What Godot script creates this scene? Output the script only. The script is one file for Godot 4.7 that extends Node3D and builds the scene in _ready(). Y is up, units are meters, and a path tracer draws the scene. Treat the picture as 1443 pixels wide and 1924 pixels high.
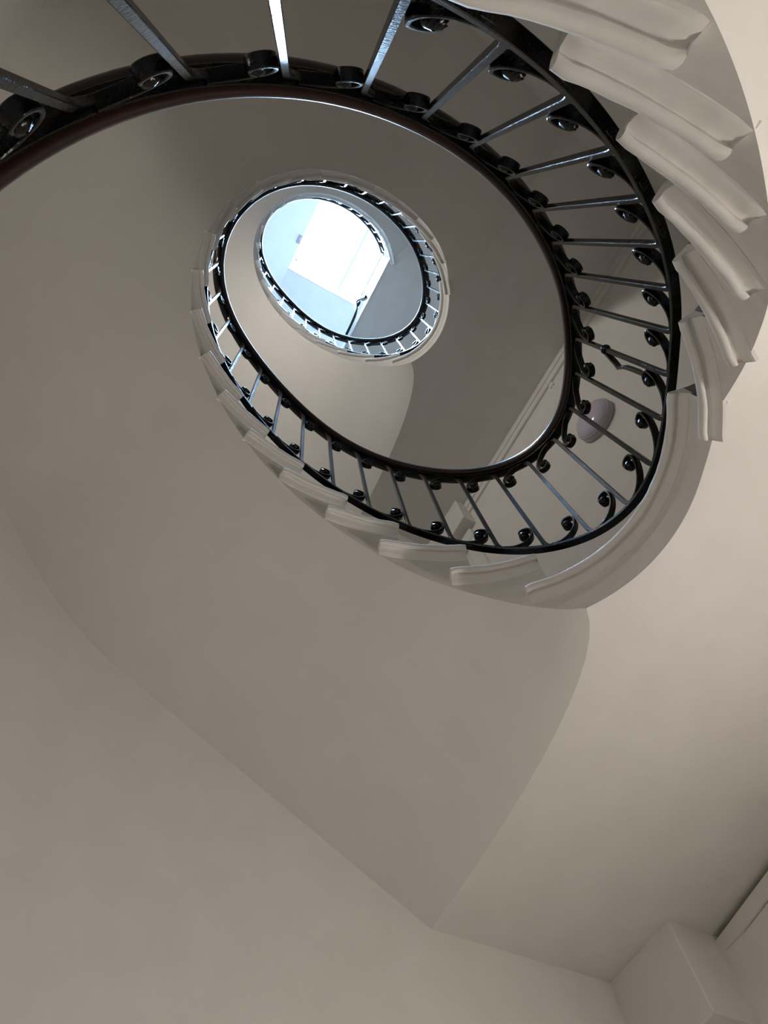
extends Node3D
# An oval cantilevered stone stair seen from its foot, looking up the open well to a skylight.
# x: across the landings (negative = landing wall), y: up, z: along the landing wall. Origin = the camera.

const H1 := 1.798            # top of the first landing
const RISE := 0.165
const TURN := 22             # risers in a storey
const STOREY := 3.63
const FLOOR_Y := -1.502
const DEPTH := 0.30          # soffit below the nosing line on a flight
const SLAB := 0.16           # landing thickness
const CREASE := 0.938        # where the rising soffit leaves the landing
const CEIL_Y := 11.6
const WALL_ZP := 1.81
const WALL_ZN := -1.32
const EX := -0.05            # the round end of the stairwell: an ellipse about (EX, EZ)
const EZ := 0.245
const EA := 1.4
const ER := 1.565
const CX := -0.42            # middle of the open well
const CZ := 0.245
const COEF := [2.5029, 0.00772, 0.0133, -0.74368, -0.023, 0.01198, -0.01696, 0.02142, 0.00721, 0.00047, -0.01034]
const THETA := [-2.66586, -3.56476, -3.83338, -4.1565, -4.46307, -4.78254, -5.0726, -5.32634, -5.5418, -5.76564, -5.95836, -6.15564, -6.34376, -6.53316, -6.73071, -6.95433, -7.17167, -7.42807, -7.72451, -8.02149, -8.32222, -8.62148, -8.94904]
const RAIL_OFF := [-0.00298, 0.01101, 0.00149, 0.01149, -0.00968, 0.00825, 0.00101, 0.00383, 0.00309]
const PHI_U := [5.45, 6.79, 7.55, 8.4, 10.0, 11.6, 13.2, 14.8, 15.65, 16.4, 17.75]
const PHI_A := [90.0, 76.7, 69.8, 60.6, 33.0, 0.0, -33.0, -60.6, -69.8, -76.7, -90.0]
const IRON_OFF := 0.03
const RAIL_UP := 0.80
const BASE_UP := 0.055
const BAL_N := 31
const BAL_PHASE := 0.105

var arcs := PackedFloat64Array()
var turn_len := 0.0
var M := {}
var taken := {}

# ------------------------------------------------------------------ set-up

func _ready() -> void:
	# camera
	var cam := Camera3D.new()
	cam.name = "camera"
	cam.fov = rad_to_deg(2.0 * atan(962.0 / 1318.0))
	cam.near = 0.02
	cam.far = 200.0
	cam.transform = Transform3D(Basis(Vector3(-0.871493, -0.098862, -0.480340), Vector3(0.411667, 0.384822, -0.826101), Vector3(0.266516, -0.917681, -0.294672)), Vector3.ZERO)
	add_child(cam)
	cam.current = true
	# sky: an even, bright, slightly blue overcast
	var sm := ProceduralSkyMaterial.new()
	sm.sky_top_color = Color(0.72, 0.87, 1.0)
	sm.sky_horizon_color = Color(0.78, 0.90, 1.0)
	sm.ground_horizon_color = Color(0.5, 0.5, 0.5)
	sm.ground_bottom_color = Color(0.4, 0.4, 0.4)
	sm.sky_energy_multiplier = 1.0
	var sky := Sky.new()
	sky.sky_material = sm
	var env := Environment.new()
	env.background_mode = Environment.BG_SKY
	env.sky = sky
	env.background_energy_multiplier = SKY_ENERGY
	env.tonemap_mode = Environment.TONE_MAPPER_LINEAR
	env.tonemap_exposure = 1.0
	env.sdfgi_enabled = true
	env.ssao_enabled = true
	env.ssil_enabled = true
	var we := WorldEnvironment.new()
	we.name = "environment"
	we.environment = env
	add_child(we)

	lump.seed = 41
	lump.frequency = 0.12
	make_arcs()
	make_materials()
	build_shell()
	build_skylight()
	for n in 3:
		build_flight(n)
	for n in 3:
		build_landing(n)
	for n in 3:
		build_balustrade(n)
	build_top_guard()
	build_details()

const DAY_ENERGY := 48.0
const SKY_ENERGY := 40.0

# ------------------------------------------------------------------ names, tags, mesh helpers

func tag(o: Node, label: String, category: String, group := "") -> void:
	o.set_meta("label", label)
	o.set_meta("category", category)
	if group:
		o.set_meta("group", group)

func structure(o: Node, label := "") -> void:
	o.set_meta("kind", "structure")
	if label:
		o.set_meta("label", label)

func thing(called: String, at: Vector3) -> Node3D:
	var o := Node3D.new()
	taken[called] = taken.get(called, -1) + 1
	o.name = called if taken[called] == 0 else "%s_%03d" % [called, taken[called]]
	add_child(o)
	o.position = at
	return o

func start() -> SurfaceTool:
	var st := SurfaceTool.new()
	st.begin(Mesh.PRIMITIVE_TRIANGLES)
	return st

# Commits a shape given in world coordinates under a parent that may stand elsewhere.
func put(st: SurfaceTool, called: String, mat: Material, parent: Node3D = null) -> MeshInstance3D:
	st.generate_normals()
	var o := MeshInstance3D.new()
	o.name = called
	o.mesh = st.commit()
	o.material_override = mat
	o.cast_shadow = GeometryInstance3D.SHADOW_CASTING_SETTING_ON
	if parent == null:
		taken[called] = taken.get(called, -1) + 1
		if taken[called] > 0:
			o.name = "%s_%03d" % [called, taken[called]]
		add_child(o, true)
	else:
		parent.add_child(o, true)
		var at := Vector3.ZERO
		var p: Node = parent
		while p is Node3D and p != self:
			at += (p as Node3D).position
			p = p.get_parent()
		o.position = -at
	return o

func tri(st: SurfaceTool, a: Vector3, b: Vector3, c: Vector3, g: int) -> void:
	for v in [a, b, c]:
		st.set_smooth_group(g)
		st.add_vertex(v)

func quad(st: SurfaceTool, a: Vector3, b: Vector3, c: Vector3, d: Vector3, g: int = 0xFFFFFFFF) -> void:
	tri(st, a, b, c, g)
	tri(st, a, c, d, g)

# rows[i][j]; one smoothing group for each column strip in groups (or one for all)
func grid(st: SurfaceTool, rows: Array, groups: Array, flip := false) -> void:
	for i in rows.size() - 1:
		var p: PackedVector3Array = rows[i]
		var q: PackedVector3Array = rows[i + 1]
		for j in p.size() - 1:
			var g: int = groups[j] if groups.size() > 1 else groups[0]
			if flip:
				quad(st, p[j], q[j], q[j + 1], p[j + 1], g)
			else:
				quad(st, p[j], p[j + 1], q[j + 1], q[j], g)

func cap(st: SurfaceTool, ring: PackedVector3Array, flip := false) -> void:
	var c := Vector3.ZERO
	for v in ring:
		c += v / ring.size()
	for j in ring.size():
		var a := ring[j]
		var b := ring[(j + 1) % ring.size()]
		if flip:
			tri(st, c, b, a, 0xFFFFFFFF)
		else:
			tri(st, c, a, b, 0xFFFFFFFF)

func box(st: SurfaceTool, lo: Vector3, hi: Vector3) -> void:
	var v := []
	for i in 8:
		v.append(Vector3(hi.x if i & 1 else lo.x, hi.y if i & 2 else lo.y, hi.z if i & 4 else lo.z))
	for f in [[0, 2, 3, 1], [4, 5, 7, 6], [0, 1, 5, 4], [2, 6, 7, 3], [0, 4, 6, 2], [1, 3, 7, 5]]:
		quad(st, v[f[0]], v[f[3]], v[f[2]], v[f[1]])

# a box with its twelve edges chamfered by c
func cbox(st: SurfaceTool, lo: Vector3, hi: Vector3, c: float) -> void:
	var m := (lo + hi) / 2.0
	var h := (hi - lo) / 2.0
	var pt := func(sx: float, sy: float, sz: float, ax: int) -> Vector3:
		var d := Vector3(h.x - c, h.y - c, h.z - c)
		d[ax] = h[ax]
		return m + Vector3(sx * d.x, sy * d.y, sz * d.z)
	for ax in 3:
		var b := (ax + 1) % 3
		var e := (ax + 2) % 3
		for s in [-1.0, 1.0]:
			var ring := []
			for q in [[-1.0, -1.0], [1.0, -1.0], [1.0, 1.0], [-1.0, 1.0]]:
				var sg := Vector3.ZERO
				sg[ax] = s
				sg[b] = q[0]
				sg[e] = q[1]
				ring.append(pt.call(sg.x, sg.y, sg.z, ax))
			if s > 0:
				quad(st, ring[0], ring[3], ring[2], ring[1])
			else:
				quad(st, ring[0], ring[1], ring[2], ring[3])
		for q in [[-1.0, -1.0], [1.0, -1.0], [1.0, 1.0], [-1.0, 1.0]]:
			var s1 := Vector3.ZERO
			s1[ax] = -1.0
			s1[b] = q[0]
			s1[e] = q[1]
			var s2 := s1
			s2[ax] = 1.0
			quad(st, pt.call(s1.x, s1.y, s1.z, b), pt.call(s2.x, s2.y, s2.z, b), pt.call(s2.x, s2.y, s2.z, e), pt.call(s1.x, s1.y, s1.z, e))
	for i in 8:
		var sx := 1.0 if i & 1 else -1.0
		var sy := 1.0 if i & 2 else -1.0
		var sz := 1.0 if i & 4 else -1.0
		tri(st, pt.call(sx, sy, sz, 0), pt.call(sx, sy, sz, 1), pt.call(sx, sy, sz, 2), 0xFFFFFFFF)

# ------------------------------------------------------------------ the plan of the stair

func wrap_u(u: float) -> float:
	return u - TURN * floorf(u / TURN)

func theta(u: float) -> float:
	var l := wrap_u(u)
	var i := mini(int(l), TURN - 1)
	return lerpf(THETA[i], THETA[i + 1], l - i)

func rad(t: float) -> float:
	var s: float = COEF[0]
	for k in range(1, 6):
		s += COEF[2 * k - 1] * cos(k * t) + COEF[2 * k] * sin(k * t)
	return 1.0 / sqrt(s)

func plan_t(t: float) -> Vector2:
	return Vector2(CX, CZ) + rad(t) * Vector2(cos(t), sin(t))

func normal_t(t: float) -> Vector2:
	var d := plan_t(t + 0.001) - plan_t(t - 0.001)
	return Vector2(d.y, -d.x).normalized()   # t rises: outward

func inner(u: float, off := 0.0) -> Vector2:
	var t := theta(u)
	return plan_t(t) + normal_t(t) * off

func outer(u: float) -> Vector2:
	var l := wrap_u(u)
	if l < CREASE:      # round the landing, along its walls
		var wx := -2.40 if u < 11.0 else -2.12      # the wall stands further out on the ground floor
		var path := [Vector2(-1.27, WALL_ZN), Vector2(wx, WALL_ZN), Vector2(wx, WALL_ZP), Vector2(-1.369, WALL_ZP)]
		var legs := [0.0, 0.2, 0.72, CREASE]
		for i in 3:
			if l <= legs[i + 1]:
				return path[i].lerp(path[i + 1], (l - legs[i]) / (legs[i + 1] - legs[i]))
	if l < PHI_U[0]:
		if l < 1.0:
			return Vector2(lerpf(-1.369, -1.325, (l - CREASE) / (1.0 - CREASE)), WALL_ZP)
		return Vector2(lerpf(-1.325, EX, (l - 1.0) / (PHI_U[0] - 1.0)), WALL_ZP)
	if l > PHI_U[-1]:
		return Vector2(EX - (l - PHI_U[-1]) * 0.287, WALL_ZN)
	var p := deg_to_rad(phi(l))
	return Vector2(EX + EA * cos(p), EZ + ER * sin(p))

func phi(l: float) -> float:      # smooth through the table
	var i := 0
	while i < PHI_U.size() - 2 and l > PHI_U[i + 1]:
		i += 1
	var slope := func(k: int) -> float:
		if k == 0 or k == PHI_U.size() - 1:
			return -10.0
		return (PHI_A[k + 1] - PHI_A[k - 1]) / (PHI_U[k + 1] - PHI_U[k - 1])
	var h: float = PHI_U[i + 1] - PHI_U[i]
	var x: float = (l - PHI_U[i]) / h
	var x2: float = x * x
	var x3: float = x2 * x
	return (2 * x3 - 3 * x2 + 1) * PHI_A[i] + (x3 - 2 * x2 + x) * h * slope.call(i) + (-2 * x3 + 3 * x2) * PHI_A[i + 1] + (x3 - x2) * h * slope.call(i + 1)

func make_arcs() -> void:
	var n := TURN * 100
	arcs.resize(n + 1)
	arcs[0] = 0.0
	var p := inner(0.0, IRON_OFF)
	for i in range(1, n + 1):
		var q := inner(i / 100.0 - (1e-6 if i == n else 0.0), IRON_OFF)
		arcs[i] = arcs[i - 1] + p.distance_to(q)
		p = q
	turn_len = arcs[n]

func arc(u: float) -> float:
	var l := wrap_u(u) * 100.0
	var i := mini(int(l), TURN * 100 - 1)
	return turn_len * floorf(u / TURN) + lerpf(arcs[i], arcs[i + 1], l - i)

func u_at(a: float) -> float:
	var n := floorf(a / turn_len)
	var r := a - n * turn_len
	var lo := arcs.bsearch(r) - 1
	lo = clampi(lo, 0, TURN * 100 - 1)
	return n * TURN + (lo + (r - arcs[lo]) / maxf(arcs[lo + 1] - arcs[lo], 1e-9)) / 100.0

func nosing(u: float) -> float:
	var n := floorf(u / TURN)
	var l := u - n * TURN
	var k := l
	if l < 0.55:
		k = 0.0
	elif l < 1.0:
		k = (l - 0.55) / 0.45
	return H1 + (n * TURN + k) * RISE

var lump := FastNoiseLite.new()
func line_y(a: float) -> float:     # the nosing line eased for the rails
	var s := 0.0
	for i in 15:
		s += nosing(u_at(a + (i - 7) * 0.022))
	return s / 15.0

func soffit(u: float) -> float:
	var n := floorf(u / TURN)
	var l := u - n * TURN
	var base := H1 + n * TURN * RISE
	if l < 0.3 or l > 20.3:
		var a := arc(u)
		var m := n if l < 0.3 else n + 1
		var a0 := arc(TURN * m - 1.7)
		var a1 := arc(TURN * m + 0.3)
		var x := clampf((a - a0) / (a1 - a0), 0.0, 1.0)
		x = x * x * (3.0 - 2.0 * x)
		return nosing(u) - lerpf(DEPTH, SLAB, x)
	if l < CREASE:
		return base - SLAB
	if l < 1.0:
		return base + lerpf(-SLAB, RISE - DEPTH, (l - CREASE) / (1.0 - CREASE))
	return base + l * RISE - DEPTH

func rail_off(u: float) -> float:
	var t := theta(u)
	var s: float = RAIL_OFF[0]
	for k in range(1, 5):
		s += RAIL_OFF[2 * k - 1] * cos(k * t) + RAIL_OFF[2 * k] * sin(k * t)
	return s

# a point of the balustrade: along the stair at arc a, at height y, w = 0 at the foot and 1 at the rail, e = further out
func iron(a: float, y: float, w: float, e := 0.0) -> Vector3:
	var u := u_at(a)
	var p := inner(u, lerpf(IRON_OFF, IRON_OFF + rail_off(u), w) + e)
	return Vector3(p.x, y, p.y)

# a curved line on the soffit from the string to the wall
func rule(u: float, t: float, y: float) -> Vector3:
	var i := inner(u, 0.04)
	var o := outer(u)
	var c := i + normal_t(theta(u)) * 0.2 * i.distance_to(o)
	var p := i * (1 - t) * (1 - t) + c * 2 * t * (1 - t) + o * t * t
	return Vector3(p.x, y, p.y)

# ------------------------------------------------------------------ materials

func noise_tex(freq: float, seed_: int, lo: Color, hi: Color, octaves := 4, size := 512) -> NoiseTexture2D:
	var n := FastNoiseLite.new()
	n.noise_type = FastNoiseLite.TYPE_SIMPLEX_SMOOTH
	n.frequency = freq
	n.seed = seed_
	n.fractal_octaves = octaves
	var t := NoiseTexture2D.new()
	t.width = size
	t.height = size
	t.seamless = true
	t.noise = n
	var g := Gradient.new()
	g.set_color(0, lo)
	g.set_color(1, hi)
	t.color_ramp = g
	return t

func bump_tex(freq: float, seed_: int, strength: float, octaves := 4, size := 512) -> NoiseTexture2D:
	var n := FastNoiseLite.new()
	n.noise_type = FastNoiseLite.TYPE_SIMPLEX_SMOOTH
	n.frequency = freq
	n.seed = seed_
	n.fractal_octaves = octaves
	var t := NoiseTexture2D.new()
	t.width = size
	t.height = size
	t.seamless = true
	t.as_normal_map = true
	t.bump_strength = strength
	t.noise = n
	return t

func mat(albedo: Color, rough: float, scale := 1.0) -> StandardMaterial3D:
	var m := StandardMaterial3D.new()
	m.albedo_color = albedo
	m.roughness = rough
	m.uv1_triplanar = true
	m.uv1_world_triplanar = true
	m.uv1_scale = Vector3.ONE * scale
	m.cull_mode = BaseMaterial3D.CULL_DISABLED
	return m

func make_materials() -> void:
	var p := mat(Color(1, 1, 1), 0.75, 0.6)
	p.albedo_texture = noise_tex(0.012, 3, Color(0.875, 0.862, 0.842), Color(0.90, 0.89, 0.872))
	p.normal_enabled = true
	p.normal_texture = bump_tex(0.03, 5, 1.2)
	p.normal_scale = 0.25
	M.plaster = p
	var s := mat(Color(1, 1, 1), 0.6, 1.6)
	s.albedo_texture = noise_tex(0.02, 8, Color(0.875, 0.862, 0.842), Color(0.905, 0.892, 0.874))
	s.normal_enabled = true
	s.normal_texture = bump_tex(0.018, 9, 3.0, 5)
	s.normal_scale = 0.35
	M.stone = s
	var b := mat(Color(0.022, 0.024, 0.026), 0.24, 11.0)
	b.normal_enabled = true
	b.normal_texture = bump_tex(0.02, 12, 5.0, 5)
	b.normal_scale = 0.8
	b.metallic_specular = 0.4
	M.iron = b
	var w := mat(Color(1, 1, 1), 0.28, 4.0)
	w.albedo_texture = noise_tex(0.02, 15, Color(0.10, 0.05, 0.037), Color(0.19, 0.09, 0.062))
	M.wood = w
	var r := mat(Color(1, 1, 1), 0.85, 3.0)
	r.albedo_texture = noise_tex(0.03, 21, Color(0.12, 0.085, 0.065), Color(0.34, 0.27, 0.22), 5)
	r.normal_enabled = true
	r.normal_texture = bump_tex(0.05, 22, 4.0)
	M.riser = r
	M.white = mat(Color(0.90, 0.90, 0.89), 0.35)
	var fl := mat(Color(1, 1, 1), 0.45, 1.0)
	fl.albedo_texture = noise_tex(0.02, 31, Color(0.66, 0.62, 0.57), Color(0.77, 0.73, 0.68))
	M.floor = fl
	var gf := mat(Color(1, 1, 1), 0.4, 1.0)
	gf.albedo_texture = noise_tex(0.02, 33, Color(0.84, 0.81, 0.76), Color(0.91, 0.885, 0.84))
	M.ground = gf
	var gl := StandardMaterial3D.new()
	gl.albedo_color = Color(0.95, 0.98, 1.0, 0.06)
	gl.transparency = BaseMaterial3D.TRANSPARENCY_ALPHA
	gl.roughness = 0.0
	gl.cull_mode = BaseMaterial3D.CULL_DISABLED
	M.glass = gl
	var d := mat(Color(0.80, 0.77, 0.84), 0.12)
	M.opal = d
	M.gasket = mat(Color(0.16, 0.32, 0.37), 0.5)
	M.guard = mat(Color(0.66, 0.70, 0.69), 0.6)
	M.lampbase = mat(Color(0.72, 0.68, 0.70), 0.35)

# ------------------------------------------------------------------ the shell of the place

func wall_path() -> PackedVector2Array:
	var p := PackedVector2Array()
	p.append(Vector2(-2.9, WALL_ZP))
	p.append(Vector2(-1.5, WALL_ZP))
	for i in 61:
		var a := deg_to_rad(90.0 - i * 3.0)
		p.append(Vector2(EX + EA * cos(a), EZ + ER * sin(a)))
	p.append(Vector2(-1.5, WALL_ZN))
	p.append(Vector2(-2.9, WALL_ZN))
	return p

func v3(p: Vector2, y: float) -> Vector3:
	return Vector3(p.x, y, p.y)

func build_shell() -> void:
	# the long outer wall: two straight sides joined by a round end, with thickness
	var path := wall_path()
	var outs := PackedVector2Array()
	for i in path.size():
		var d := (path[mini(i + 1, path.size() - 1)] - path[maxi(i - 1, 0)]).normalized()
		var n := Vector2(-d.y, d.x)
		if n.dot(path[i] - Vector2(EX, EZ)) < 0:
			n = -n
		outs.append(path[i] + n * 0.25)
	var ys := [FLOOR_Y - 0.2, 3.0, 7.5, CEIL_Y + 0.3]
	var st := start()
	for i in path.size() - 1:
		var a := path[i]
		var b := path[i + 1]
		var c := outs[i + 1]
		var d := outs[i]
		for k in ys.size() - 1:
			quad(st, v3(a, ys[k]), v3(b, ys[k]), v3(b, ys[k + 1]), v3(a, ys[k + 1]), 1)
			quad(st, v3(d, ys[k]), v3(d, ys[k + 1]), v3(c, ys[k + 1]), v3(c, ys[k]), 2)
		quad(st, v3(a, ys[-1]), v3(b, ys[-1]), v3(c, ys[-1]), v3(d, ys[-1]))
	structure(put(st, "wall_outer", M.plaster), "plain cream plastered wall curving round the stairwell")
	# the landing wall, storey by storey
	var spans := [[FLOOR_Y - 0.2, H1 - SLAB - 0.06, -2.36, "wall_ground_landing"], [H1, H1 + STOREY, -2.12, "wall_first_landing"], [H1 + STOREY, CEIL_Y + 0.3, -2.12, "wall_upper_landing"]]
	for s in spans:
		st = start()
		box(st, Vector3(s[2] - 0.4, s[0], WALL_ZN - 0.2), Vector3(s[2], s[1], WALL_ZP + 0.2))
		if s[3] == "wall_ground_landing":
			box(st, Vector3(s[2] - 0.5, s[0], WALL_ZN - 0.2), Vector3(s[2] - 0.1, H1, WALL_ZP + 0.2))
		structure(put(st, s[3], M.plaster))
	st = start()
	box(st, Vector3(-3.0, FLOOR_Y - 0.2, -1.8), Vector3(1.8, FLOOR_Y, 2.2))
	structure(put(st, "floor", M.ground))

func build_skylight() -> void:
	# ceiling of the top storey: level over the landing side, sloping down towards the round end, with the opening of the skylight
	var ox0 := -1.25
	var ox1 := -0.05
	var oz0 := -0.42
	var oz1 := 0.80
	var st := start()
	for r in [[-3.0, ox0, -1.7, 2.2], [ox0, ox1, -1.7, oz0], [ox0, ox1, oz1, 2.2]]:
		box(st, Vector3(r[0], CEIL_Y, r[2]), Vector3(r[1], CEIL_Y + 0.12, r[3]))
	var dx := 1.85
	var dy := -1.0
	var z0 := -1.7
	var z1 := 2.2
	var a := Vector3(ox1, CEIL_Y, z0)
	var b := Vector3(ox1, CEIL_Y, z1)
	var c := Vector3(ox1 + dx, CEIL_Y + dy, z1)
	var d := Vector3(ox1 + dx, CEIL_Y + dy, z0)
	var up := Vector3(0, 0.12, 0)
	quad(st, a, b, c, d)
	quad(st, a + up, d + up, c + up, b + up)
	quad(st, a, a + up, b + up, b)
	quad(st, c, c + up, d + up, d)
	structure(put(st, "ceiling", M.plaster))
	# the lining of the skylight shaft, wide and splayed on the landing side
	var y1 := 12.5
	var lo := [Vector3(ox1, CEIL_Y, oz0), Vector3(ox1, CEIL_Y, oz1), Vector3(ox0, CEIL_Y, oz1), Vector3(ox0, CEIL_Y, oz0)]
	var hi := [Vector3(-0.03, y1, -0.34), Vector3(-0.03, y1, 0.80), Vector3(-0.94, y1, 0.80), Vector3(-0.94, y1, -0.34)]
	var og := 0.08
	st = start()
	var mid := Vector3(-0.6, 0, 0.2)
	for i in 4:
		var j := (i + 1) % 4
		var n: Vector3 = (lo[i] + lo[j]) / 2.0 - mid
		n.y = 0
		n = (Vector3(signf(n.x), 0, 0) if absf(n.x) > absf(n.z) else Vector3(0, 0, signf(n.z))) * og
		var e := Vector3(0, 0.1, 0)
		quad(st, lo[i], lo[j], hi[j] + e, hi[i] + e)
		quad(st, lo[i] + n, hi[i] + n + e, hi[j] + n + e, lo[j] + n)
		quad(st, hi[i] + e, hi[j] + e, hi[j] + n + e, hi[i] + n + e)
	structure(put(st, "trim_1", M.white), "white splayed lining of the skylight shaft")
	# the skylight: white frame, sash and pane
	var win := thing("window_1", Vector3(-0.48, y1, 0.23))
	structure(win, "overexposed rectangular skylight at the top of the stairwell")
	var frame := func(x0: float, x1: float, za: float, zb: float, w: float, ya: float, yb: float, called: String) -> void:
		var s := start()
		cbox(s, Vector3(x0, ya, za), Vector3(x0 + w, yb, zb), 0.006)
		cbox(s, Vector3(x1 - w, ya, za), Vector3(x1, yb, zb), 0.006)
		cbox(s, Vector3(x0 + w, ya, za), Vector3(x1 - w, yb, za + w), 0.006)
		cbox(s, Vector3(x0 + w, ya, zb - w), Vector3(x1 - w, yb, zb), 0.006)
		put(s, called, M.white, win)
	frame.call(-0.94, -0.03, -0.34, 0.80, 0.045, y1, y1 + 0.08, "window_frame")
	frame.call(-0.885, -0.085, -0.285, 0.745, 0.05, y1 + 0.03, y1 + 0.075, "sash")
	st = start()
	box(st, Vector3(-0.84, y1 + 0.05, -0.24), Vector3(-0.13, y1 + 0.056, 0.70))
	put(st, "pane", M.glass, win)
	st = start()
	cbox(st, Vector3(-0.12, y1 + 0.0, 0.66), Vector3(-0.095, y1 + 0.04, 0.69), 0.004)
	put(st, "stay", M.iron, win)
	st = start()
	cbox(st, Vector3(-0.952, y1 - 0.012, -0.335), Vector3(-0.938, y1 + 0.004, 0.79), 0.002)
	put(st, "gasket", M.gasket, win)
	# the daylight that comes in by it
	var day := AreaLight3D.new()
	day.name = "skylight_daylight"
	day.light_color = Color(0.68, 0.835, 1.0)
	day.light_energy = DAY_ENERGY
	day.area_size = Vector2(0.70, 0.92)
	day.area_range = 40.0
	day.shadow_enabled = true
	win.add_child(day)
	day.position = Vector3(-0.005, 0.046, 0)
	day.rotation_degrees = Vector3(-90, 0, 0)

# ------------------------------------------------------------------ stone

const PROFILE := [[0.046, 0.0], [0.010, 0.0], [0.003, 0.003], [0.0, 0.009], [0.0, 0.020], [0.003, 0.027], [0.008, 0.030], [0.013, 0.029], [0.016, 0.024], [0.018, 0.0215], [0.022, 0.024], [0.026, 0.031], [0.030, 0.040], [0.033, 0.047], [0.0355, 0.050], [0.038, 0.054], [0.046, 0.055]]

# the moulded end of a tread: its profile carried along the well from arc a0 to a1
func moulding(st: SurfaceTool, u0: float, a1: float, top: float, rng: RandomNumberGenerator) -> void:
	var a0 := arc(u0)
	var n := maxi(8, int((a1 - a0) / 0.02))
	var rows := []
	var j0 := rng.randf_range(-0.003, 0.003)
	for i in n + 1:
		var a := lerpf(a0, a1, float(i) / n)
		var u := u_at(a + 1e-5)
		var row := PackedVector3Array()
		var edge := 0.004 if i == 0 or i == n else 0.0    # worn, rounded ends
		var wob := rng.randf_range(-0.0005, 0.0005)
		for q in PROFILE:
			var o: float = q[0]
			var sag := lump.get_noise_2d(a * 60.0 + 500.0, q[1] * 400.0) * 0.0022
			o += edge + wob + j0 * 0.5 + lump.get_noise_2d(a * 60.0, q[1] * 400.0) * 0.0022
			var p := inner(u, o)
			row.append(Vector3(p.x, top - q[1] * (1.0 + j0 * 8.0) + (sag if q[1] > 0.005 else 0.0) - (edge if q[1] < 0.005 else 0.0), p.y))
		rows.append(row)
	grid(st, rows, [1, 1, 1, 1, 1, 1, 1, 2, 2, 3, 3, 3, 3, 3, 4, 5])
	cap(st, rows[0])
	cap(st, rows[n], true)

func build_flight(n: int) -> void:
	var u0 := (n - 1) * TURN
	var names := ["nearest flight of cream-painted stone steps with moulded ends, at the upper right", "middle flight of cream-painted stone steps sweeping from the landing edge round the left", "highest and smallest flight of stone steps circling just below the skylight"]
	var first := 3 if n == 0 else 1
	var at := inner(u0 + first, 0.1)
	var root := thing("stone_stair_flight", Vector3(at.x, H1 + (u0 + first) * RISE - RISE, at.y))
	tag(root, names[n], "staircase", "flights of the winding stone stair")
	var rng := RandomNumberGenerator.new()
	rng.seed = 100 + n
	for k in range(first, TURN):
		var u := float(u0 + k)
		var top := H1 + u * RISE
		var st := start()
		moulding(st, u, arc(u + 1.0) + 0.085, top, rng)
		# the end of the step between its tread and the soffit
		var rows := []
		for i in 9:
			var v := u + i / 8.0 - (1e-5 if i == 8 else 0.0)
			var p := inner(v, 0.04)
			rows.append(PackedVector3Array([Vector3(p.x, top - 0.01, p.y), Vector3(p.x, soffit(v), p.y)]))
		grid(st, rows, [9])
		# the tread running to the wall
		for i in 4:
			var va := u + i / 4.0
			var vb := u + (i + 1) / 4.0 - 1e-5
			var a := rule(va, 0.03, top)
			var b := rule(va, 1.0, top)
			var c := rule(vb, 1.0, top)
			var d := rule(vb, 0.03, top)
			var dn := Vector3(0, -0.05, 0)
			quad(st, a, b, c, d)
			quad(st, a + dn, d + dn, c + dn, b + dn)
		var step := put(st, "step", M.stone, root)
		st = start()
		var ra := PackedVector3Array()
		var rb := PackedVector3Array()
		for i in 7:
			var t := i / 6.0
			ra.append(rule(u + 0.06, t, top - RISE - 0.01))
			rb.append(rule(u + 0.06, t, top - 0.045))
		grid(st, [ra, rb], [1])
		put(st, "riser", M.riser, step)
	# the smooth underside
	var rows2 := []
	var ua := u0 + (1.0 if n > 0 else 2.5)
	var steps := 168
	for i in steps + 1:
		var v := lerpf(ua, u0 + TURN - 1e-4, float(i) / steps)
		var row := PackedVector3Array()
		for j in 13:
			row.append(rule(v, j / 12.0, soffit(v)))
		rows2.append(row)
	if n > 0:      # the short first piece from the crease
		var first_row := PackedVector3Array()
		for j in 13:
			first_row.append(rule(u0 + CREASE, j / 12.0, soffit(u0 + CREASE)))
		rows2.push_front(first_row)
	var so := start()
	grid(so, rows2, [1])
	put(so, "soffit", M.plaster, root)

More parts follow.
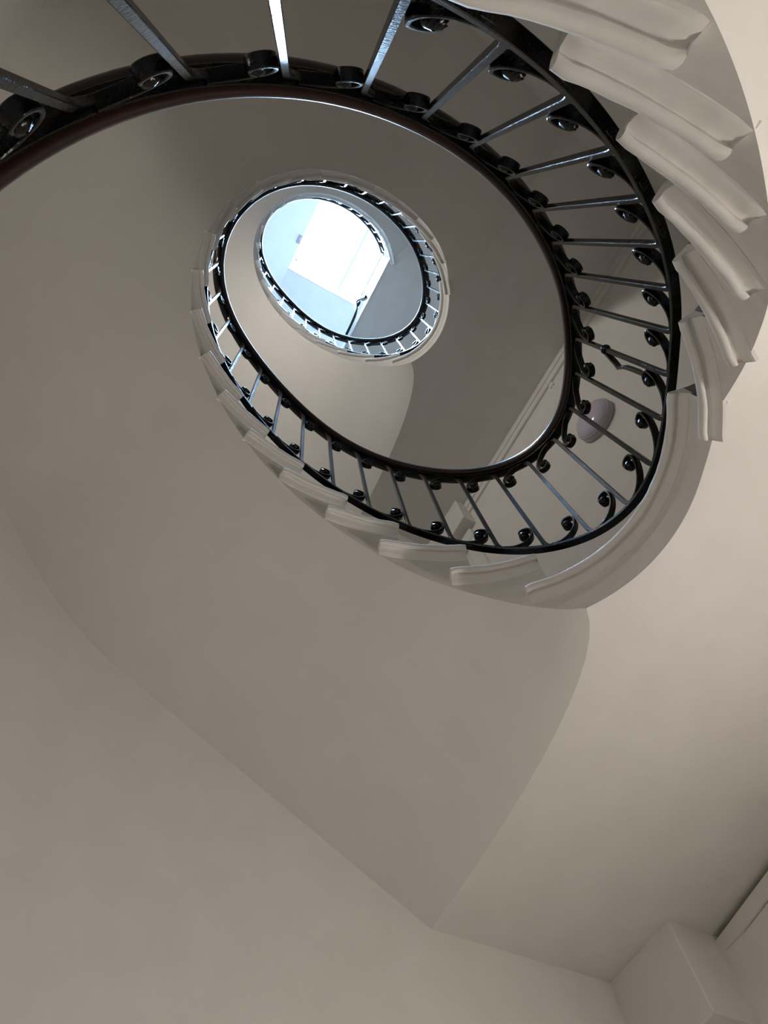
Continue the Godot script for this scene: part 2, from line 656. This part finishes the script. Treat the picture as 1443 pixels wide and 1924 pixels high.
func build_landing(n: int) -> void:
	var u0 := n * TURN
	var top := H1 + u0 * RISE
	var names := ["lowest landing with one long curved moulded edge, at the right", "middle landing with a curved moulded edge, seen small above the lowest one", "top landing with a straight white edge under the skylight"]
	var root := thing("stair_landing", Vector3(-1.8, top - SLAB, 0.25))
	tag(root, names[n], "landing", "landings of the winding stair")
	var rng := RandomNumberGenerator.new()
	rng.seed = 200 + n
	var st := start()
	if n < 2:
		moulding(st, u0, arc(u0 + 1.0) + 0.085, top, rng)
		put(st, "edge_moulding", M.stone, root)
		st = start()
	# edge face of the slab
	var rows := []
	var last := 1.0 if n < 2 else 0.3
	for i in 41:
		var v := u0 + last * i / 40.0 - (1e-5 if i == 40 else 0.0)
		var p := inner(v, 0.04)
		rows.append(PackedVector3Array([Vector3(p.x, top - 0.01, p.y), Vector3(p.x, soffit(v), p.y)]))
	grid(st, rows, [9])
	put(st, "edge_face", M.stone, root)
	# underside and floor
	st = start()
	if n < 2:
		rows = []
		var tops := []
		for i in 86:
			var v := u0 + CREASE * i / 85.0
			var row := PackedVector3Array()
			var row2 := PackedVector3Array()
			for j in 13:
				var q := rule(v, j / 12.0, soffit(v))
				q.y = lerpf(q.y, top - SLAB, smoothstep(0.0, 0.45, j / 12.0) if v - u0 < 0.4 and false else 0.0)
				row.append(q)
				row2.append(rule(v, j / 12.0, top - 0.005))
			rows.append(row)
			tops.append(row2)
		grid(st, rows, [1])
		put(st, "underside", M.plaster, root)
		st = start()
		grid(st, tops, [1], true)
		put(st, "floor_surface", M.floor, root)
	else:
		var x1 := -1.05
		box(st, Vector3(-2.12, top - SLAB, WALL_ZN), Vector3(x1 - 0.02, top, WALL_ZP))
		put(st, "slab", M.plaster, root)
		st = start()
		cbox(st, Vector3(x1 - 0.02, top - SLAB - 0.01, -0.10), Vector3(x1, top + 0.02, WALL_ZP), 0.004)
		put(st, "edge_board", M.white, root)
		# the last of the rising soffit dying into the slab
		st = start()
		rows = []
		for i in 31:
			var v := u0 + 0.3 * i / 30.0
			var row := PackedVector3Array()
			for j in 9:
				var q := rule(v, j / 12.0, soffit(v))
				row.append(q)
			rows.append(row)
		grid(st, rows, [1])
		put(st, "underside", M.plaster, root)

# ------------------------------------------------------------------ iron

# a bar of rectangular section (hw out from the well, hh across) along points, n = outward directions
func bar(st: SurfaceTool, pts: PackedVector3Array, outs: PackedVector3Array, hw: float, hh: float, round_ := 0.25) -> void:
	var rows := []
	for i in pts.size():
		var t := (pts[mini(i + 1, pts.size() - 1)] - pts[maxi(i - 1, 0)]).normalized()
		var o := (outs[i] - t * outs[i].dot(t)).normalized()
		var b := t.cross(o).normalized()
		var row := PackedVector3Array()
		var c := minf(hw, hh) * round_
		for q in [[-hw + c, -hh], [hw - c, -hh], [hw, -hh + c], [hw, hh - c], [hw - c, hh], [-hw + c, hh], [-hw, hh - c], [-hw, -hh + c], [-hw + c, -hh]]:
			row.append(pts[i] + o * q[0] + b * q[1])
		rows.append(row)
	grid(st, rows, [1, 2, 3, 4, 5, 6, 7, 8])
	var r0: PackedVector3Array = rows[0]
	var r1: PackedVector3Array = rows[-1]
	cap(st, r0.slice(0, 8))
	cap(st, r1.slice(0, 8), true)

func bez(p0: Vector2, p1: Vector2, p2: Vector2, p3: Vector2, n: int, skip := 0) -> PackedVector2Array:
	var out := PackedVector2Array()
	for i in range(skip, n + 1):
		out.append(p0.bezier_interpolate(p1, p2, p3, float(i) / n))
	return out

# local drawing (along, up) at a baluster -> world; f = 1 at the foot, -1 at the head (turned upside down)
func lay(a: float, drawn: PackedVector2Array, f: float) -> Array:
	var pts := PackedVector3Array()
	var outs := PackedVector3Array()
	var y0 := line_y(a) + (BASE_UP if f > 0 else RAIL_UP - 0.035)
	var yb := line_y(a) + BASE_UP
	var span := RAIL_UP - 0.035 - BASE_UP
	for d in drawn:
		var y := y0 + d.y * f
		var s := a + d.x * f
		var w := clampf((y - yb) / span, 0.0, 1.0)
		pts.append(iron(s, y, w))
		var nn := normal_t(theta(u_at(s)))
		outs.append(Vector3(nn.x, 0, nn.y))
	return [pts, outs]

func leaf(st: SurfaceTool, c: Vector3, axis: Vector3, r: float, half: float, sd: int) -> void:
	var z := axis.normalized()
	var x := Vector3.UP.cross(z).normalized()
	var y := z.cross(x)
	var rows := []
	for i in 11:
		var f := -1.0 + i / 5.0
		var row := PackedVector3Array()
		for j in 31:
			var a := TAU * (j % 30) / 30.0
			var rr := r * sqrt(maxf(1.0 - f * f * f * f, 0.02)) * (1.0 + 0.2 * sin(a * 9.0 + sd) * cos(i * 2.7 + sd))
			row.append(c + z * (f * half) + (x * cos(a) + y * sin(a)) * rr)
		rows.append(row)
	grid(st, rows, [1])

func scroll(a: float, f: float, parent: Node3D, sd: int) -> void:
	var slope := (line_y(a + 0.12 * f) - line_y(a)) / (0.12 * f)
	var e := Vector2(0.122, slope * 0.122 + 0.008)
	var t := Vector2(0.0125, 0.142)
	var drawn := bez(e, e - Vector2(0.05, 0.05 * slope + 0.004), t - Vector2(0.002, 0.055), t, 12)
	var c := t + Vector2(0.023, 0.002)
	for i in range(1, 15):
		var ang := PI - i * deg_to_rad(21.0)
		var rr := lerpf(0.023, 0.014, i / 14.0)
		drawn.append(c + Vector2(cos(ang), sin(ang)) * rr)
	var l: Array = lay(a, drawn, f)
	var st := start()
	bar(st, l[0], l[1], 0.0115, 0.004, 0.4)
	var m: Array = lay(a, PackedVector2Array([c + Vector2(0.007, -0.012)]), f)
	leaf(st, m[0][0], m[1][0], 0.0155, 0.0165, sd)
	put(st, "scroll", M.iron, parent)

func build_balustrade(n: int) -> void:
	var u0 := (n - 1) * TURN
	var ua := float(u0) if n > 0 else u0 + 2.6
	var ub := float(u0 + TURN) if n < 2 else u0 + TURN - 0.02
	var a0 := arc(ua)
	var a1 := arc(ub)
	var foot := iron(a0, line_y(a0), 0.0)
	var root := thing("iron_balustrade", foot)
	var names := ["nearest black wrought-iron balustrade with large balusters across the top and right", "middle black wrought-iron balustrade rising from the lowest landing round the left side", "highest black wrought-iron balustrade forming the smallest ring round the skylight"]
	tag(root, names[n], "balustrade", "wrought-iron balustrades of the winding stair")
	# rails
	var cnt := int((a1 - a0) / 0.025)
	var foot_pts := PackedVector3Array()
	var head_pts := PackedVector3Array()
	var outs := PackedVector3Array()
	var rows := []
	for i in cnt + 1:
		var a := lerpf(a0, a1, float(i) / cnt)
		var y := line_y(a)
		var nn := normal_t(theta(u_at(a)))
		var o := Vector3(nn.x, 0, nn.y)
		outs.append(o)
		foot_pts.append(iron(a, y + BASE_UP, 0.0))
		head_pts.append(iron(a, y + RAIL_UP - 0.034, 1.0))
		var row := PackedVector3Array()
		for j in 21:
			var t := TAU * (j % 20) / 20.0
			var ox := 0.003 + 0.032 * signf(cos(t)) * pow(absf(cos(t)), 0.75)
			var oy := 0.025 * signf(sin(t)) * pow(absf(sin(t)), 0.7)
			if oy < 0:
				oy = maxf(oy, -0.021)
			row.append(iron(a, y + RAIL_UP + oy, 1.0, ox))
		rows.append(row)
	var st := start()
	bar(st, foot_pts, outs, 0.013, 0.006)
	put(st, "bottom_rail", M.iron, root)
	st = start()
	bar(st, head_pts, outs, 0.016, 0.005)
	put(st, "top_rail", M.iron, root)
	st = start()
	grid(st, rows, [1])
	var r0: PackedVector3Array = rows[0]
	var r1: PackedVector3Array = rows[-1]
	cap(st, r0.slice(0, 20))
	cap(st, r1.slice(0, 20), true)
	var h := put(st, "handrail", M.wood, root)
	h.set_meta("label", "polished dark mahogany handrail")
	# balusters
	var gap := turn_len / BAL_N
	var k0 := int(ceilf((a0 + 0.02 - BAL_PHASE) / gap))
	var k1 := int(floorf((a1 - BAL_PHASE) / gap))
	for k in range(k0, k1 + 1):
		var a := BAL_PHASE + k * gap
		var span := RAIL_UP - 0.035 - BASE_UP
		var sl := (line_y(a) - line_y(a - 0.06)) / 0.06
		var sh := (line_y(a + 0.06) - line_y(a)) / 0.06
		var drawn := bez(Vector2(-0.058, -0.058 * sl), Vector2(-0.012, -0.012 * sl), Vector2(0, 0.004), Vector2(0, 0.05), 8)
		drawn.append(Vector2(0, span * 0.5))
		drawn.append_array(bez(Vector2(0, span - 0.05), Vector2(0, span - 0.004), Vector2(0.012, span + 0.012 * sh), Vector2(0.058, span + 0.058 * sh), 8))
		var l: Array = lay(a, drawn, 1.0)
		st = start()
		bar(st, l[0], l[1], 0.007, 0.007, 0.2)
		var b := put(st, "baluster", M.iron, root)
		scroll(a, 1.0, b, k * 3)
		scroll(a, -1.0, b, k * 3 + 1)
		if k == -1:
			clamp_on(a, b)

# the odd clamp and strap on one baluster
func clamp_on(a: float, parent: Node3D) -> void:
	var st := start()
	var y := line_y(a) + BASE_UP + 0.44
	var c := iron(a, y, 0.6)
	var rows := []
	for i in 7:
		var f := -1.0 + i / 3.0
		var row := PackedVector3Array()
		for j in 17:
			var t := TAU * (j % 16) / 16.0
			var rr := 0.0105 + 0.006 * sqrt(maxf(1.0 - f * f, 0.0))
			row.append(c + Vector3(cos(t) * rr, f * 0.010, sin(t) * rr))
		rows.append(row)
	grid(st, rows, [1])
	put(st, "clamp_collar", M.iron, parent)
	st = start()
	var drawn := PackedVector2Array([Vector2(0.012, 0.435), Vector2(0.02, 0.41), Vector2(0.034, 0.37), Vector2(0.045, 0.345), Vector2(0.04, 0.33), Vector2(0.033, 0.30), Vector2(0.03, 0.25), Vector2(0.028, 0.15)])
	var l: Array = lay(a, drawn, 1.0)
	bar(st, l[0], l[1], 0.009, 0.005)
	put(st, "strap", M.iron, parent)

func build_top_guard() -> void:
	# the boarded guard on the straight edge of the top landing, and the iron sweep that ends it
	var top := H1 + 2 * STOREY
	var g := thing("landing_guard", Vector3(-1.07, top + 0.021, 0.25))
	tag(g, "plain painted guard panel standing along the straight edge of top landing", "guard panel")
	var st := start()
	cbox(st, Vector3(-1.075, top + 0.021, -0.06), Vector3(-1.05, top + 0.72, 0.56), 0.004)
	put(st, "panel", M.guard, g)
	st = start()
	cbox(st, Vector3(-1.085, top + 0.72, -0.06), Vector3(-1.04, top + 0.75, 0.57), 0.006)
	put(st, "capping", M.white, g)
	st = start()
	var pts := PackedVector3Array()
	var outs := PackedVector3Array()
	var drawn := bez(Vector2(0.47, 0.045), Vector2(0.52, 0.30), Vector2(0.55, 0.62), Vector2(0.63, 0.70), 10)
	drawn.append_array(bez(Vector2(0.63, 0.70), Vector2(0.67, 0.60), Vector2(0.64, 0.30), Vector2(0.76, 0.14), 10, 1))
	drawn.append_array(bez(Vector2(0.76, 0.14), Vector2(0.83, 0.08), Vector2(0.90, 0.05), Vector2(1.0, 0.04), 6, 1))
	for d in drawn:
		pts.append(Vector3(-1.03, top + d.y, d.x))
		outs.append(Vector3(1, 0, 0))
	bar(st, pts, outs, 0.016, 0.016)
	leaf(st, Vector3(-1.03, top + 0.40, 0.61), Vector3.RIGHT, 0.035, 0.02, 2)
	var s := put(st, "iron_sweep", M.iron, g)
	s.set_meta("label", "black iron sweep ending the guard")

# ------------------------------------------------------------------ small things

func lathe(st: SurfaceTool, at: Vector3, axis: Vector3, prof: Array, groups: Array, seg := 40) -> void:
	var z := axis.normalized()
	var x := (Vector3.UP if absf(z.y) < 0.9 else Vector3.RIGHT).cross(z).normalized()
	var y := z.cross(x)
	var rows := []
	for j in seg + 1:
		var a := TAU * (j % seg) / seg
		var row := PackedVector3Array()
		for q in prof:
			row.append(at + z * q[1] + (x * cos(a) + y * sin(a)) * q[0])
		rows.append(row)
	grid(st, rows, groups)

func lamp(at: Vector3, face: Vector3, label: String, energy: float) -> void:
	var lit := energy > 0.0
	var o := thing("wall_lamp", at)
	tag(o, label, "lamp", "bulkhead lamps on the landing wall")
	var st := start()
	lathe(st, at, face, [[0.0, 0.0], [0.140, 0.0], [0.146, 0.006], [0.146, 0.040], [0.141, 0.047], [0.134, 0.048]], [1, 2, 3, 3, 4])
	put(st, "base", M.lampbase, o)
	st = start()
	var prof := []
	var gr := []
	for i in 11:
		var t := deg_to_rad(i * 9.0)
		prof.append([0.136 * cos(t), 0.046 + 0.058 * sin(t)])
		gr.append(1)
	lathe(st, at, face, prof, gr)
	var m: StandardMaterial3D = M.opal
	if lit:
		m = mat(Color(0.95, 0.92, 0.86), 0.3)
		m.emission_enabled = true
		m.emission = Color(1.0, 0.93, 0.84)
		m.emission_energy_multiplier = 3.0
	put(st, "diffuser", m, o)
	if lit:
		var l := AreaLight3D.new()
		l.name = "lamp_light"
		l.light_color = Color(1.0, 0.97, 0.935)
		l.light_energy = energy
		l.area_size = Vector2(0.24, 0.24)
		l.shadow_enabled = true
		l.area_range = 12.0
		o.add_child(l)
		l.position = face * 0.115
		l.rotation_degrees = Vector3(0, -90.0 * face.x, 0)

func build_details() -> void:
	var c1 := H1 - SLAB
	var c2 := H1 + STOREY - SLAB
	# boxed corners under the landings
	for b in [[c1, -2.15, 1.457, 0.315, "trim_2", "boxed casing under the lowest landing in the bottom corner"], [c2, -2.005, 1.337, 0.34, "trim_3", "boxed casing under the middle landing behind the balusters"]]:
		var st := start()
		cbox(st, Vector3(-2.42, b[0] - b[3], b[2]), Vector3(b[1], b[0] + 0.02, WALL_ZP + 0.03), 0.004)
		structure(put(st, b[4], M.plaster), b[5])
	# downstand beam along the wall under the middle landing
	var st2 := start()
	cbox(st2, Vector3(-2.16, c2 - 0.145, WALL_ZN), Vector3(-2.10, c2 + 0.02, 1.34), 0.003)
	cbox(st2, Vector3(-2.16, c2 - 0.075, WALL_ZN), Vector3(-2.09, c2 + 0.02, 1.34), 0.003)
	structure(put(st2, "trim_4", M.plaster), "narrow downstand where the middle landing meets its wall")
	st2 = start()
	cbox(st2, Vector3(-2.13, 3.2, 1.39), Vector3(-2.085, 4.86, 1.50), 0.006)
	cbox(st2, Vector3(-2.13, 4.75, 1.39), Vector3(-2.075, 4.885, 1.82), 0.006)
	structure(put(st2, "trim_6", M.white), "corner of a white door casing below the boxed corner")
	# door head on the ground floor, a dark gap above it
	var q := thing("trim_5", Vector3(-2.36, c1, 1.45))
	structure(q, "door head beneath the lowest landing with a dark gap above")
	var st3 := start()
	for s in [[0.024, 0.012, 0.075, 0.0], [0.078, 0.078, 0.36, 0.012]]:
		var a := Vector3(-2.362 - s[3], c1 - s[2], 1.456)
		var b := Vector3(-2.304 - s[3], c1 - s[2], 1.04)
		var d := b - a
		var ua := Vector3(0, s[2] - s[0], 0)
		var ub := Vector3(0, s[2] - s[1], 0)
		a -= d * 0.1
		b += d * 3.0
		var back := Vector3(-0.03, 0, 0)
		quad(st3, a, b, b + ub, a + ua)
		quad(st3, a + ua, b + ub, b + ub + back, a + ua + back)
		quad(st3, a, a + back, b + back, b)
		quad(st3, a + back, a + ua + back, b + ub + back, b + back)
	put(st3, "head", M.plaster, q)
	# lamps
	lamp(Vector3(-2.12, 4.14, 0.185), Vector3.RIGHT, "round opal bulkhead lamp, unlit, on the wall behind the balusters", 0.0)
	lamp(Vector3(-2.36, 0.25, -0.2), Vector3.RIGHT, "round opal bulkhead lamp, lit, on the ground floor wall", 2.6)
	lamp(Vector3(EX + EA, 5.25, EZ), Vector3.LEFT, "round opal bulkhead lamp, lit, on the round end of the wall", 2.0)
	lamp(Vector3(EX + EA, 1.45, EZ), Vector3.LEFT, "round opal bulkhead lamp, lit, low on the round end of the wall", 0.34)
	# its cable cover up the wall
	var st4 := start()
	cbox(st4, Vector3(-2.123, 4.27, 0.155), Vector3(-2.113, c2 - 0.14, 0.170), 0.002)
	cbox(st4, Vector3(-2.123, c2 - 0.20, 0.140), Vector3(-2.108, c2 - 0.14, 0.185), 0.002)
	var cab := put(st4, "cable_cover", M.plaster)
	tag(cab, "thin painted cable cover running up from unlit wall lamp", "cable cover")
	# small catch on the ceiling edge beside the skylight
	var cat := thing("window_catch", Vector3(-0.03, CEIL_Y - 0.03, 0.33))
	tag(cat, "small grey catch on the edge of the skylight opening", "catch")
	var st5 := start()
	cbox(st5, Vector3(-0.05, CEIL_Y - 0.045, 0.27), Vector3(0.02, CEIL_Y, 0.40), 0.008)
	put(st5, "body", M.lampbase, cat)
	st5 = start()
	cbox(st5, Vector3(-0.03, CEIL_Y - 0.07, 0.30), Vector3(0.0, CEIL_Y - 0.04, 0.36), 0.006)
	put(st5, "lever", M.lampbase, cat)
